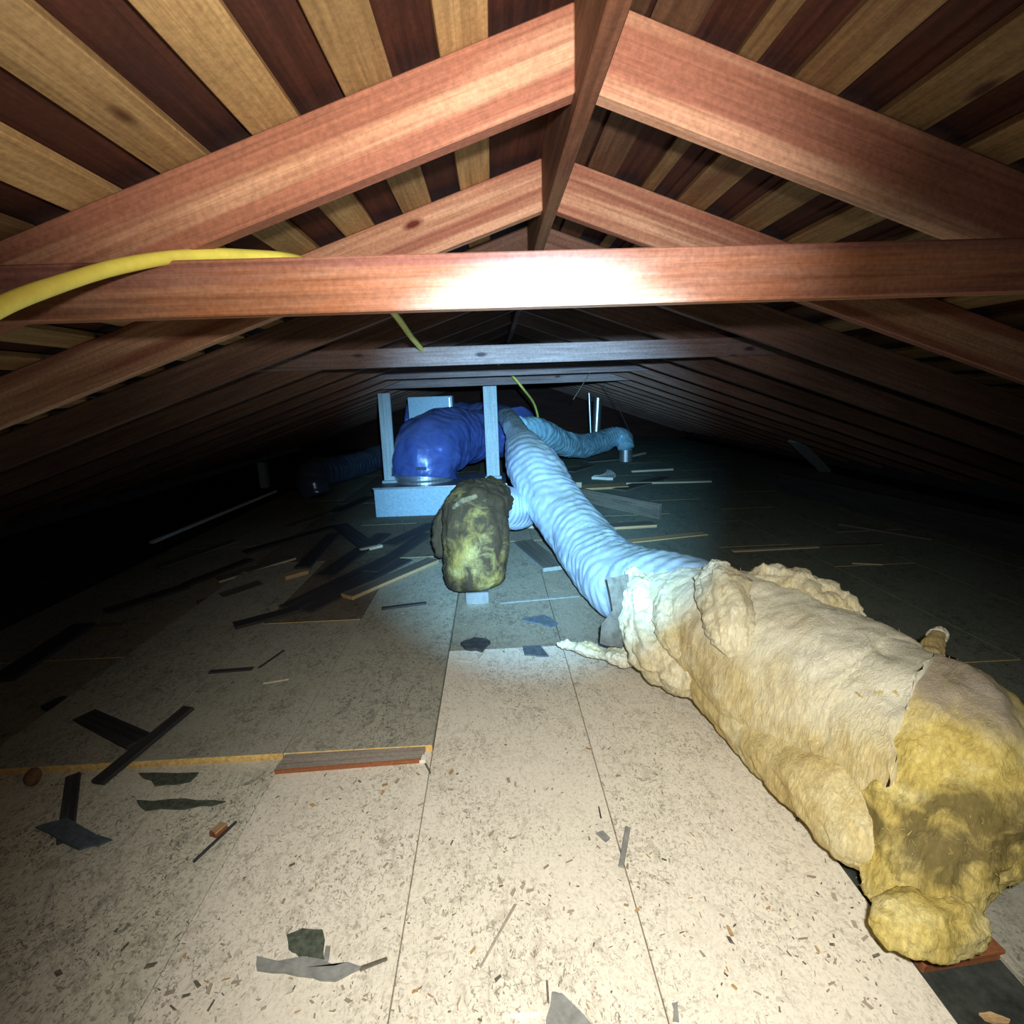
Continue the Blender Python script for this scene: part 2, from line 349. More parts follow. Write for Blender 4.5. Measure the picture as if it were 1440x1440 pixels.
# ---- sheathing boards, parts of the ceiling
BM = {}
def sheath_mesh(L, W, key):
    k = (round(L, 2), round(W, 3), key)
    if k not in BM:
        me = bevel_box(L, W, 0.022, 0.002); me.materials.append(MT[key]); BM[k] = me
    return BM[k]
def sheath(side, xa, xb, key=None, pieces=None):
    xm = 0.5*(xa+xb); W = abs(xb-xa)*math.sqrt(1+(SLL if side < 0 else SLR)**2)
    n = V((0, 0, 1)); sl = SLL if side < 0 else -SLR
    nrm = V((-sl, 0, 1)).normalized()
    y = -0.5
    while y < 14.3:
        step = random.choice((4, 5, 6)); ye = min(14.5, (YR0+DY*round((y+step*DY-YR0)/DY)+0.02))
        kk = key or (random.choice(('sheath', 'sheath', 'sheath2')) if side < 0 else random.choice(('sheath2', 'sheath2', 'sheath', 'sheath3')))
        me = sheath_mesh(ye-y-0.006, W, kk)
        F = frame_x(V((xm, y, roof_top(side, xm)+0.001)), V((0, 1, 0)), nrm)
        o = bpy.data.objects.new('sheathing_board', me); COL.objects.link(o); o.parent = ceiling
        o.matrix_basis = CEILF.inverted() @ F
        y = ye
for k in range(26):
    a = 0.024-0.1935*k
    sheath(-1, a, a-0.097, 'sheath' if 0 < k < 5 else None)
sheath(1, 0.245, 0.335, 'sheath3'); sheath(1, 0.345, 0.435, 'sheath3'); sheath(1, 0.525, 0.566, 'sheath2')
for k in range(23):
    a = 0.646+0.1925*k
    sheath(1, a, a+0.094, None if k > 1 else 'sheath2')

# ---- rafters, ridge, collar ties
ORD = ['first', 'second', 'third', 'fourth', 'fifth', 'sixth', 'seventh', 'eighth', 'ninth', 'tenth']
def rafter(side, i):
    y = RY[i]; x0 = XL if side < 0 else XR; sl = SLL if side < 0 else SLR; v = VL if side < 0 else VR
    z0 = ZL if side < 0 else ZR
    xe = XMINL if side < 0 else XMAXR; d = abs(xe-x0)
    ze = z0-sl*d; zt = ze+v
    poly = [(x0, z0), (x0, z0+v)]
    poly += [(xe, zt)]
    if ze < 0.02:
        xf = x0+(-1 if side < 0 else 1)*(z0-0.02)/sl
        poly += [(xe, max(0.02, zt-0.03)), (xe, 0.02)] if zt > 0.06 else []
        poly += [(xf, 0.02)]
    else: poly += [(xe, ze)]
    A = [V((p[0], y, p[1])) for p in poly]; B = [V((p[0], y+0.042, p[1])) for p in poly]
    F = frame_x(V((x0, y, z0)), V((xe-x0, 0, -sl*d)), V((0, 0, 1)))
    o = world_prism('rafter', A, B, MT['rafter' if i < 2 else 'rafter_shaded'], F)
    s = 'left' if side < 0 else 'right'
    if i == 0: tag(o, f'nearest {s} roof rafter, reddish wood, above the near collar tie', 'rafter')
    elif i == 1: tag(o, f'second {s} roof rafter from the front, partly hidden by the near rafter', 'rafter')
    elif i == 2: tag(o, f'third {s} roof rafter, its upper end just above the near collar tie', 'rafter')
    elif i < 10: tag(o, f'{ORD[i]} rafter from the front on the {s} roof slope, dim brown wood', 'rafter', f'far rafters of the {s} slope')
    else: tag(o, f'one of the farthest rafters of the {s} roof slope, lost in the dark', 'rafter', f'farthest rafters of the {s} slope')
for i in range(NR):
    for s in (-1, 1): rafter(s, i)
ridge_me = bevel_box(15.0, XR-XL, 0.215, 0.003)
ridge = link('ridge_board', ridge_me, MT['ridge'], None, frame_x(V(((XL+XR)/2, -0.5, Z0+0.556)), V((0, 1, 0))))
tag(ridge, 'dark brown ridge board running along the peak between the rafters', 'beam')
def collar(i, key, label, drop=0.0, xa=-1.52, xb=1.95, group=None):
    zb, zt, yy = Z0+0.1785-drop, Z0+0.2875-drop, RY[i]-0.0405
    xs = lambda s, z: (XL-(ZL+VL-z)/SLL+0.03) if s < 0 else (XR+(ZR+VR-z)/SLR-0.03)     # ends cut to the roof slope
    A = [V((xs(-1, zb), yy, zb)), V((xs(1, zb), yy, zb)), V((xs(1, zt), yy, zt)), V((xs(-1, zt), yy, zt))]
    o = world_prism('collar_tie', A, [p+V((0, 0.04, 0)) for p in A], MT[key], frame_x(A[0], V((1, 0, 0))))
    tag(o, label, 'beam', group); return o
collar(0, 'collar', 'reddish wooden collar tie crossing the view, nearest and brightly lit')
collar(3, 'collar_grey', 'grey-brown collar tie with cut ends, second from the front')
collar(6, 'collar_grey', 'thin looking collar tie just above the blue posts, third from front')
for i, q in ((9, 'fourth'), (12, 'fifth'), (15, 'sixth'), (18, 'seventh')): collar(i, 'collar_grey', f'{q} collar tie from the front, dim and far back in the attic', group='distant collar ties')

# ---- floor panels (parts of the floor), some laid higher than others
SEAM = [-2.07, -1.47, -0.868, -0.289, 0.329, 0.945]
def panel(xa, xb, ya, yb, ztop, key, th=0.018):
    me = bevel_box(yb-ya-0.004, xb-xa-0.003, th, 0.0015, side_idx=1, long_sides=False)
    me.materials.append(MT[key]); me.materials.append(MT['edge'])
    o = bpy.data.objects.new('floor_panel', me); COL.objects.link(o); o.parent = floor
    o.matrix_basis = frame_x(V(((xa+xb)/2, ya, ztop-th)), V((0, 1, 0)))
    return o
YSTEP, HSTEP = 1.76, 0.022
def zfl(x, y):
    if -2.07 < x < -0.289 and y > YSTEP: return HSTEP
    if x > 0.945 or x < -2.07: return -0.012
    if -0.289 < x and y > 2.56: return -0.010
    return 0.0
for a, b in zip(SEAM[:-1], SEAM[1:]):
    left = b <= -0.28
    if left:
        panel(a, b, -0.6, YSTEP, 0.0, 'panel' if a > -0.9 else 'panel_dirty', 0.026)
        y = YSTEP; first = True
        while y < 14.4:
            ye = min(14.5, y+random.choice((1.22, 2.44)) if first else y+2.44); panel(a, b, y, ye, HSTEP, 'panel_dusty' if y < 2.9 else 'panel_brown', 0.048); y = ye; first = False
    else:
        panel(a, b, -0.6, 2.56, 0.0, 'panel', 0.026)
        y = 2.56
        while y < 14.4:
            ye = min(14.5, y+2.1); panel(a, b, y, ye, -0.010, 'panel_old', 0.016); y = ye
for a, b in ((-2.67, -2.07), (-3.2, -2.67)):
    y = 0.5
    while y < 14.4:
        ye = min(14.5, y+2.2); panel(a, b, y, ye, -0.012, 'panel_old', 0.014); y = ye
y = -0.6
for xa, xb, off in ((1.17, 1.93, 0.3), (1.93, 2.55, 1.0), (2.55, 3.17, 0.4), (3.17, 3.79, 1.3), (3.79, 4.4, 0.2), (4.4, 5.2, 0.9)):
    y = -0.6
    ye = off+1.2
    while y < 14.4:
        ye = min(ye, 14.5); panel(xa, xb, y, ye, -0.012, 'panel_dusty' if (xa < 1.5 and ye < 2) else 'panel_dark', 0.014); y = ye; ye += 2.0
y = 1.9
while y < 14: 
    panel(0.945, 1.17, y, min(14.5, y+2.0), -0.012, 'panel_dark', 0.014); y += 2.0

# ------------------------------------------------------------------ loose timber and scraps
def plank(name, p0, p1, w_, h, key, label, cat, lift=0.0, roll=0.0, group=None, bev=0.003, jag=0.003, taper=None, end=None):
    """board lying from p0 to p1 (world floor points, centre line of its underside)"""
    d = p1-p0; me = bevel_box(d.length, w_, h, bev, jag, side_idx=1 if end else None)
    me.materials.append(MT[key])
    if end: me.materials.append(MT[end])
    o = link(name, me, MT[key], None, frame_x(p0+V((0, 0, lift)), d)); tag(o, label, cat, group); return o
def onfl(px, py, extra=0.0):
    p = FL(px, py)
    for _ in range(4): p = FL(px, py, zfl(p.x, p.y)+0.0005+extra)
    return p
def scrap(name, pix, th, key, label, cat, curl=0.0, extra=0.0, group=None, zc=None):
    """flat torn piece lying on the floor, outline through floor points, thickness th"""
    P = [onfl(x, y, extra) for x, y in pix]; zz = max(p.z for p in P)
    Q = []
    for i, p in enumerate(P):
        q = P[(i+1) % len(P)]; Q.append(p)
        for k in (1, 2):
            m = p.lerp(q, k/3); m += V((fb(m, 31), fb(m+V((5, 5, 0)), 31), 0))*0.12*(q-p).length; Q.append(m)
    for p in Q: p.z = zz
    c = sum(Q, V())/len(Q); bm = bmesh.new()
    def layer(dz): return [bm.verts.new(p-c+V((0, 0, dz+curl*abs(fb(p, 9))))) for p in Q]
    lo, hi = layer(0), layer(th); cl = bm.verts.new((0, 0, 0)); ch = bm.verts.new((0, 0, th))
    n = len(Q)
    for i in range(n):
        j = (i+1) % n
        bm.faces.new((lo[i], lo[j], hi[j], hi[i])); bm.faces.new((hi[i], hi[j], ch)); bm.faces.new((lo[j], lo[i], cl))
    bmesh.ops.recalc_face_normals(bm, faces=bm.faces[:])
    me = bpy.data.meshes.new(name); bm.to_mesh(me); bm.free()
    o = link(name, me, MT[key], None, Matrix.Translation(c)); tag(o, label, cat, group); return o

# foreground plank with grey top and red front edge
t = empty('wooden_plank', onfl(385, 1088)); tag(t, 'short plank with grey top and red-brown front edge in the foreground', 'plank')
a, b = onfl(387, 1088), onfl(592, 1072); bk = onfl(402, 1066), onfl(600, 1052)
th = 0.018
world_prism('plank_body', [a, b, bk[1], bk[0]], [p+V((0, 0, th)) for p in (a, b, bk[1], bk[0])], MT['plank_pale'], frame_x(a, b-a), t, 0.001)
fd = V((0.02, -1, 0)).normalized()*0.004
world_prism('front_edge', [a+fd, b+fd, b+fd*0.1, a+fd*0.1], [p+V((0, 0, th+0.001)) for p in (a+fd, b+fd, b+fd*0.1, a+fd*0.1)], MT['plank_red'], frame_x(a, b-a), t, 0.0005)
scrap('wood_splinter', [(586, 1073), (594, 1058), (598, 1072)], 0.012, 'white', 'white splinter at the right end of the foreground plank', 'splinter')
plank('wooden_stick', onfl(598, 1074), onfl(606, 1089), 0.008, 0.006, 'plank_grey', 'tiny dark twig beside the right end of the foreground plank', 'stick')

plank('wooden_block', onfl(300, 1178), onfl(317, 1164), 0.030, 0.022, 'plank_tan', 'small orange brown wood block on the bright floor at left', 'block', end='plank_red')
plank('wooden_stick', onfl(272, 1214), onfl(333, 1156), 0.009, 0.007, 'plank_dark', 'thin dark sliver beside the small orange wood block', 'stick')
plank('wooden_plank', onfl(75, 990), onfl(198, 1046), 0.095, 0.020, 'plank_dark', 'dark plank lying flat at far left, its end against the diagonal strip', 'plank')
plank('wooden_plank', onfl(140, 1112), onfl(268, 1004), 0.055, 0.018, 'plank_dark', 'dark diagonal wooden strip at left, crossing the orange sheet edge', 'plank', lift=0.024)
plank('wooden_plank', onfl(92, 1185), onfl(104, 1092), 0.045, 0.014, 'plank_dark', 'dark upright looking strip on the floor at far left', 'plank')
scrap('tar_paper', [(50, 1165), (95, 1152), (158, 1182), (112, 1196)], 0.006, 'slateblue', 'dark blue-grey roofing scrap with pointed tip at far left', 'scrap', extra=0.015)
scrap('tar_paper', [(195, 1088), (280, 1087), (268, 1100), (218, 1106)], 0.004, 'tar', 'dark green tar paper strip just below the orange sheet edge', 'scrap')
scrap('tar_paper', [(192, 1126), (262, 1124), (318, 1128), (260, 1139), (205, 1141)], 0.004, 'tar', 'dark green tar paper strip nearer than the orange sheet edge', 'scrap')
scrap('tar_paper', [(403, 1316), (425, 1307), (454, 1309), (456, 1352), (420, 1346), (406, 1336)], 0.004, 'tar', 'small square dark green tar paper scrap above the pale grey strip', 'scrap', curl=0.004)
scrap('shingle_scrap', [(362, 1348), (455, 1353), (508, 1363), (472, 1381), (420, 1374), (362, 1366)], 0.009, 'slate', 'pale grey shingle strip lying on the bright foreground floor', 'scrap')
plank('wooden_stick', onfl(506, 1364), onfl(544, 1349), 0.010, 0.005, 'plank_grey', 'grey splinter trailing off the pale grey shingle strip', 'stick')
plank('wooden_stick', onfl(459, 1354), onfl(462, 1332), 0.012, 0.006, 'slate', 'tiny grey upright strip beside the square tar paper scrap', 'stick')
scrap('tar_paper', [(776, 1396), (790, 1398), (815, 1422), (845, 1452), (768, 1452)], 0.004, 'slate', 'greenish grey scrap cut off by the bottom edge of the picture', 'scrap')
scrap('wood_splinter', [(712, 1429), (735, 1425), (762, 1426), (758, 1431), (718, 1432)], 0.004, 'white', 'white splinter near the bottom edge beside the greenish scrap', 'splinter')
plank('wooden_stick', onfl(873, 1220), onfl(883, 1164), 0.016, 0.006, 'slate', 'grey upright wood strip on the bright floor right of centre', 'stick')
scrap('shingle_scrap', [(838, 1173), (848, 1169), (858, 1179), (852, 1185)], 0.004, 'slate', 'small grey chip left of the grey upright strip', 'scrap')
plank('wooden_stick', onfl(675, 1362), onfl(725, 1272), 0.007, 0.004, 'plank_pale', 'long thin tan twig on the bright foreground floor', 'stick')
plank('wooden_stick', onfl(769, 1380), onfl(771, 1412), 0.005, 0.004, 'plank_grey', 'thin dark twig above the greenish scrap', 'stick')
scrap('shingle_scrap', [(945, 1412), (953, 1410), (955, 1438), (946, 1437)], 0.004, 'slate', 'small dark grey chip by the bottom edge right of centre', 'scrap')
plank('wooden_stick', onfl(842, 1135), onfl(845, 1151), 0.005, 0.004, 'plank_dark', 'short black twig on the floor seam right of centre', 'stick')
plank('wooden_stick', onfl(370, 962), onfl(406, 956), 0.010, 0.006, 'lath', 'pale splinter on the left floor behind the foreground plank', 'stick')
plank('wooden_stick', onfl(295, 946), onfl(356, 941), 0.030, 0.008, 'plank_dark', 'dark flat stick on the left floor behind the pale splinter', 'stick')
plank('wooden_stick', onfl(364, 940), onfl(400, 915), 0.014, 0.006, 'plank_dark', 'dark thin stick angled back on the left floor', 'stick')
kn = FL(45, 1088, 0.05)
me = tube_mesh([(kn.x-0.03, kn.y, 0.026, 0.026), (kn.x, kn.y+0.005, 0.032, 0.033), (kn.x+0.022, kn.y+0.01, 0.03, 0.024)], 12, 16, lambda u, s, a, r: r*(1+0.15*noise.noise(V((s*30, math.cos(a), math.sin(a))))), end_round=(0.03, 0.03))
tag(link('wood_knot', me, MT['ridge'], smooth=True), 'round dark brown lump on the orange sheet edge at far left', 'lump')

# left middle distance timber
plank('wooden_plank', onfl(488, 842), onfl(610, 790), 0.12, 0.030, 'plank_grey', 'greenish plank with raw orange end left of the old insulated elbow', 'plank', end='plank_tan')
plank('wooden_plank', onfl(415, 858), onfl(560, 786), 0.30, 0.012, 'plank_dark', 'wide black board behind the plank with the raw orange end', 'plank')
plank('wooden_block', onfl(400, 815), onfl(432, 806), 0.06, 0.030, 'plank_tan', 'tan wood block among dark boards on the left floor', 'block')
plank('wooden_plank', onfl(305, 818), onfl(412, 785), 0.13, 0.022, 'plank_grey', 'grey board with pale edge behind the tan wood block', 'plank', end='lath')
plank('wooden_plank', onfl(280, 852), onfl(368, 822), 0.13, 0.022, 'plank_grey', 'grey board nearer than the tan wood block on left', 'plank')
plank('wooden_plank', onfl(345, 778), onfl(470, 742), 0.12, 0.020, 'plank_dark', 'dark board far left behind the tan wood block', 'plank')
plank('wooden_plank', onfl(478, 740), onfl(520, 772), 0.16, 0.025, 'plank_dark', 'dark board in front of the pale blue plenum box', 'plank')
plank('wooden_block', onfl(507, 776), onfl(537, 769), 0.05, 0.025, 'lath', 'pale stick between the tan block and the plenum box', 'block')
plank('wooden_block', onfl(137, 884), onfl(177, 881), 0.06, 0.022, 'plank_grey', 'small pale grey block at far left on the dim floor', 'block')
plank('wooden_stick', onfl(537, 857), onfl(600, 849), 0.035, 0.012, 'plank_dark', 'dark stick in front of the old insulated elbow on left', 'stick')
plank('metal_rod', FL(213, 765, 0.03), FL(388, 692, 0.06), 0.045, 0.03, 'white', 'long pale rod glinting in the dark at far left', 'rod')
plank('wooden_plank', onfl(0, 960), onfl(120, 880), 0.14, 0.02, 'plank_dark', 'dark board at the far left edge of the floor', 'plank')

for (q, r_, w_, key, lab) in (
    ((262, 824), (352, 788), 0.10, 'plank_dark', 'dark board left of the grey board with pale edge'),
    ((220, 800), (330, 762), 0.12, 'plank_grey', 'dim grey board at the far left of the board pile'),
    ((425, 800), (470, 752), 0.13, 'plank_dark', 'narrow dark board angled behind the tan wood block'),
    ((455, 812), (540, 752), 0.15, 'plank_dark', 'long dark board between tan block and wide black board'),
    ((520, 806), (600, 752), 0.14, 'plank_dark', 'dark board right behind the plank with the raw orange end'),
    ((545, 768), (610, 738), 0.16, 'plank_dark', 'dark board just in front of the plenum box corner'),
    ((405, 742), (480, 716), 0.14, 'plank_grey', 'dim grey board in the shadow left of the plenum box'),
    ((470, 722), (520, 700), 0.16, 'plank_dark', 'dark board at the left end of the plenum box'),
    ((150, 862), (262, 826), 0.12, 'plank_dark', 'dark board behind the small pale grey block'),
    ((330, 882), (420, 858), 0.10, 'plank_dark', 'dark board nearest in the pile left of the elbow')):
    plank('wooden_plank', onfl(*q), onfl(*r_), w_, 0.018, key, lab, 'plank', lift=0.001)

# middle and right timber
plank('wooden_plank', onfl(735, 765), onfl(780, 803), 0.19, 0.035, 'plank_grey', 'dark plank with pale end between elbow and long silver duct', 'plank', end='slate')
plank('wooden_lath', onfl(736, 742), onfl(758, 742), 0.06, 0.03, 'lath', 'short pale lath under the silver duct beside the elbow', 'lath')
plank('wooden_lath', onfl(703, 849), onfl(815, 839), 0.020, 0.008, 'slate', 'whitish strip on the floor right of the old elbow', 'lath')
scrap('shingle_scrap', [(733, 872), (765, 866), (785, 878), (775, 883)], 0.008, 'slateblue', 'blue-grey shingle scrap behind the bright floor sheet', 'scrap')
scrap('shingle_scrap', [(735, 910), (760, 909), (772, 924), (738, 922)], 0.008, 'slateblue', 'blue-grey shingle scrap at the far edge of the bright floor sheet', 'scrap')
plank('wooden_stick', onfl(640, 928), onfl(664, 931), 0.010, 0.006, 'lath', 'white sliver at the corner of the bright floor sheet', 'stick')
plank('wooden_stick', onfl(672, 928), onfl(682, 916), 0.010, 0.006, 'lath', 'white sliver slanting at the far edge of bright floor sheet', 'stick')
scrap('tar_paper', [(648, 910), (668, 902), (690, 908), (678, 918), (655, 915)], 0.018, 'plank_dark', 'crumpled black scrap in front of the old elbow', 'scrap', curl=0.02)
pa, pb = onfl(808, 703), onfl(928, 730)
plank('wooden_plank', pa, pb, 0.045, 0.17, 'plank_grey', 'grey plank standing on edge right of the long silver duct', 'plank', end='plank_grey')
plank('wooden_block', onfl(806, 699), onfl(818, 699), 0.06, 0.20, 'lath', 'pale upright block at the end of the standing plank', 'block')
plank('wooden_plank', onfl(850, 743), onfl(920, 739), 0.16, 0.030, 'plank_grey', 'low board with orange edge right of the silver duct', 'plank', end='plank_tan')
plank('wooden_plank', onfl(868, 764), onfl(992, 751), 0.10, 0.012, 'plank_tan', 'flat tan board on the dark floor right of the silver duct', 'plank')
plank('wooden_plank', onfl(800, 688), onfl(880, 684), 0.30, 0.030, 'plank_tan', 'tan board behind the standing plank', 'plank')
plank('wooden_lath', onfl(884, 643), onfl(906, 638), 0.10, 0.03, 'lath', 'short pale lath beside the far duct end', 'lath')
plank('wooden_lath', onfl(888, 664), onfl(946, 661), 0.07, 0.03, 'lath', 'pale lath on the lit green floor, middle of the three', 'lath')
plank('wooden_lath', onfl(880, 681), onfl(1000, 678), 0.06, 0.025, 'lath', 'longest pale lath lying on the lit green floor', 'lath')
plank('wooden_lath', onfl(1030, 776), onfl(1150, 770), 0.045, 0.012, 'lath', 'pale lath along a floor seam behind the yellow insulation', 'lath')
plank('wooden_lath', onfl(1155, 769), onfl(1240, 766), 0.045, 0.012, 'plank_grey', 'dim grey lath continuing the pale lath to the right', 'lath')
plank('wooden_lath', onfl(1198, 793), onfl(1241, 795), 0.016, 0.010, 'lath', 'small pale stick alone on the dark right floor', 'lath')
plank('wooden_lath', onfl(990, 735), onfl(1040, 732), 0.02, 0.012, 'plank_grey', 'thin grey stick on the dark floor right of the standing plank', 'lath')
scrap('paper_scrap', [(832, 674), (848, 671), (853, 665), (866, 671), (862, 676)], 0.04, 'white', 'crumpled white paper scrap behind the standing plank', 'scrap', curl=0.05)
for (q, r_), lab in ((((800, 664), (832, 655)), 'grey scrap board behind the silver duct branch'), (((825, 650), (870, 646)), 'dark board below the thin metal pole'), (((870, 690), (935, 672)), 'green-grey board behind the long pale lath')):
    plank('wooden_plank', onfl(*q), onfl(*r_), 0.22, 0.02, 'plank_grey', lab, 'plank')
plank('low_beam', onfl(1095, 690), onfl(1440, 780), 0.05, 0.24, 'plank_dark', 'long low dark beam along the right side of the floor', 'beam')
plank('wooden_plank', onfl(1180, 738), onfl(1312, 760), 0.05, 0.02, 'plank_grey', 'pale edged board in front of the low dark beam at right', 'plank')
la, lb = YD(1116, 622, 7.0), FL(1160, 664)
me = bevel_box((lb-la).length, 0.16, 0.05); tag(link('leaning_plank', me, MT['post'], None, frame_x(la, lb-la)), 'dim plank leaning against the far right rafters', 'plank')
# lower bay at the bottom right: strip of joist and a yellow sliver
jo = plank('floor_joist', FL(1285, 1356, -0.03), FL(1400, 1336, -0.03), 0.045, 0.028, 'plank_red', 'reddish joist strip under the near end of the insulated duct', 'joist')
scrap('wood_splinter', [(1376, 1427), (1392, 1425), (1420, 1436), (1418, 1442), (1385, 1436)], 0.006, 'plank_tan', 'yellow splinter in the bottom right corner', 'splinter')

# wood chips and dust crumbs: uncountable
def chips():
    bm = bmesh.new(); rnd = random.Random(3)
    for _ in range(2600):
        if rnd.random() < 0.72: px, py = rnd.uniform(0, 1300), rnd.uniform(930, 1440)
        else: px, py = rnd.uniform(200, 1200), rnd.uniform(700, 940)
        p = onfl(px+rnd.gauss(0, 8), py)
        if p.y > 7 or p.x > 2.5 or p.x < -3: continue
        if fb(p*1.0, 2.2) + rnd.uniform(-0.35, 0.35) < -0.05: continue
        L = rnd.choice((0.002, 0.003, 0.003, 0.004, 0.005, 0.009))*rnd.uniform(0.6, 1.5); W = L*rnd.uniform(0.12, 0.5); h = rnd.uniform(0.001, 0.003)
        an = rnd.uniform(0, math.pi); c, s = math.cos(an), math.sin(an); mi = rnd.choice((0, 0, 0, 0, 0, 1, 1, 2))
        q = [(-L, -W), (L*rnd.uniform(0.6, 1), -W*rnd.uniform(0.2, 1)), (L, W), (-L*rnd.uniform(0.5, 1), W)]
        lo = [bm.verts.new(p+V((x*c-y*s, x*s+y*c, 0))) for x, y in q]; hi = [bm.verts.new(v.co+V((0, 0, h))) for v in lo]
        fs = [bm.faces.new(hi)] + [bm.faces.new((lo[i], lo[(i+1) % 4], hi[(i+1) % 4], hi[i])) for i in range(4)]
        for f in fs: f.material_index = mi
    bmesh.ops.recalc_face_normals(bm, faces=bm.faces[:])
    me = bpy.data.meshes.new('wood_chips'); bm.to_mesh(me); bm.free()
    o = link('wood_chips', me, [MT['chip'], MT['plank_grey'], MT['plank_tan']])
    tag(o, 'scattered wood chips and dirt crumbs over the floor sheets', 'debris', kind='stuff')
chips()

# ------------------------------------------------------------------ yellow hose
hp = [(-60, 470, .70), (0, 432, .76), (70, 404, .84), (170, 374, .96), (260, 360, 1.07), (340, 359, 1.16), (420, 367, 1.28), (495, 396, 1.6), (550, 436, 2.1), (582, 478, 2.65), (602, 496, 3.25), (640, 502, 3.8), (690, 506, 4.7), (716, 524, 5.5), (736, 547, 5.9), (752, 570, 6.6), (758, 598, 7.2), (754, 612, 7.5)]
pts = [(*PX(x, y, z), 0.0142 if z > 2 else 0.0132) for x, y, z in hp]
me = tube_mesh(pts, 420, 14, lambda u, s, a, r: r*(1+0.02*math.sin(s*2*math.pi/0.009)))
tag(link('yellow_hose', me, MT['hose'], smooth=True), 'yellow corrugated hose arching over the near collar tie', 'hose')

# ------------------------------------------------------------------ plenum box, posts, beam
YB = 5.75
bx = empty('plenum_box', V((-0.6, YB+0.35, 0.0))); tag(bx, 'pale blue-grey plenum box under the dark blue elbow duct', 'box')
bl, br = -1.37, 0.12
zb = 0.022
body = bevel_box(br-bl, 0.80, 0.33, 0.006); link('box_side', body, MT['boxside'], bx, frame_x(V((bl, YB+0.42, zb)), V((1, -0.03, 0))))
lid = bevel_box(br-bl+0.03, 0.82, 0.012, 0.003); link('box_top', lid, MT['boxtop'], bx, frame_x(V((bl-0.015, YB+0.42, zb+0.331)), V((1, -0.03, 0))))
flg = bevel_box(br-bl+0.03, 0.012, 0.022, 0.002); link('top_flange', flg, MT['metal'], bx, frame_x(V((bl-0.015, YB+0.005, zb+0.325)), V((1, -0.03, 0))))
ZBT = zb+0.344
def post(px0, px1, ytop, ybot, pxb0, pxb1, yd, label):
    t0 = YD((px0+px1)/2, ytop, yd); b0 = YD((pxb0+pxb1)/2, ybot, yd); b0.z = ZBT
    w_ = (YD(px1, ytop, yd)-YD(px0, ytop, yd)).length
    me = bevel_box((t0-b0).length, w_, 0.05, 0.004)
    o = empty('wooden_post', b0); tag(o, label, 'post')
    F = frame_x(b0, t0-b0, V((0, -1, 0))); link('post_shaft', me, MT['post'], o, F)
    ft = bevel_box(w_*1.25, 0.10, 0.03, 0.004); link('foot_block', ft, MT['post'], o, frame_x(b0+V((-w_*0.62, -0.05, 0)), V((1, 0, 0))))
    return t0
pt1 = post(532, 549, 553, 678, 545, 555, 6.15, 'left pale post leaning on the plenum box')
pt2 = post(679, 698, 543, 672, 684, 704, 6.15, 'right pale post between blue elbow duct and silver duct')
pl_ = YD(300, 556, 6.12); pr_ = YD(960, 532, 6.12)
me = bevel_box((pr_-pl_).length, 0.042, 0.14, 0.004); tag(link('cross_beam', me, MT['collar_grey'], None, frame_x(pl_, pr_-pl_)), 'dark cross beam carrying the tops of both posts', 'beam')

# thin pole and vent pipe at the back right
def upright(name, p0, p1, r, key, label, cat):
    me = tube_mesh([(*p0, r), (*p0.lerp(p1, 0.5), r), (*p1, r)], 8, 20)
    return tag(link(name, me, MT[key], smooth=False), label, cat)
zc_ = 10.2
bpole = FL(832, 640); tp = YD(828, 546, bpole.y)
upright('metal_pole', bpole, tp, 0.033, 'metal', 'thin bright metal pole standing before the far duct', 'pole')
p0 = YD(838, 612, 11.6); p1 = YD(841, 555, 11.6)
vp = upright('vent_pipe', p0, p1, 0.10, 'metal', 'shiny metal vent pipe rising behind the far duct', 'pipe')

# ------------------------------------------------------------------ ducts
def duct(name, label, key, path, pitch, amp, n, seg=44, floor=0.0, wr=0.04, parts=None, twist=0.6, seed=0.0):
    pts = [(*PX(x, y, z), r) for x, y, z, r in path]
    e = empty(name, V((pts[0][0], pts[0][1], max(0, pts[0][2])))); tag(e, label, 'duct')
    me = tube_mesh(pts, n, seg, ribs(pitch, amp, wr, twist, seed), floor=floor)
    link('duct_sleeve', me, MT[key], e, None, True)
    return e, pts
# big dark blue elbow rising from the box and bending to the right
eb = V((YD(598, 682, 6.22).x, 6.22, ZBT))
path = [(598, 672, 6.15, 0.385), (599, 650, 6.15, 0.40), (606, 630, 6.25, 0.41), (628, 618, 6.6, 0.40), (660, 614, 7.0, 0.36), (695, 612, 7.3, 0.33), (725, 612, 7.2, 0.28)]
e, _ = duct('elbow_duct', 'large dark blue flexible elbow duct on the plenum box', 'ductblue', path, 0.20, 0.012, 160, 64, wr=0.10)
cp = YD(598, 684, 6.18)
me = tube_mesh([(cp.x, 6.2, ZBT, 0.355), (cp.x, 6.2, ZBT+0.06, 0.355), (cp.x, 6.2, ZBT+0.14, 0.355)], 6, 56, lambda u, s, a, r: r*(1.03 if 0.3 < u < 0.6 else 1))
link('metal_collar', me, MT['metal'], e, None, False)
tp_ = [(*PX(585, 661, 5.73), 0.0), (*PX(600, 661, 5.72), 0)]
a, b = V(tp_[0][:3]), V(tp_[1][:3]); tpm = bevel_box(0.12, 0.012, 0.035, 0.002); link('black_label', tpm, MT['ductdark'], e, frame_x(a, b-a))
# trunk behind
duct('trunk_duct', 'dark blue trunk duct behind the right post', 'ductblue', [(575, 592, 8.2, 0.34), (640, 598, 8.2, 0.36), (690, 600, 7.9, 0.36), (728, 606, 7.2, 0.33)], 0.22, 0.012, 90, 40, wr=0.08, seed=2.0)
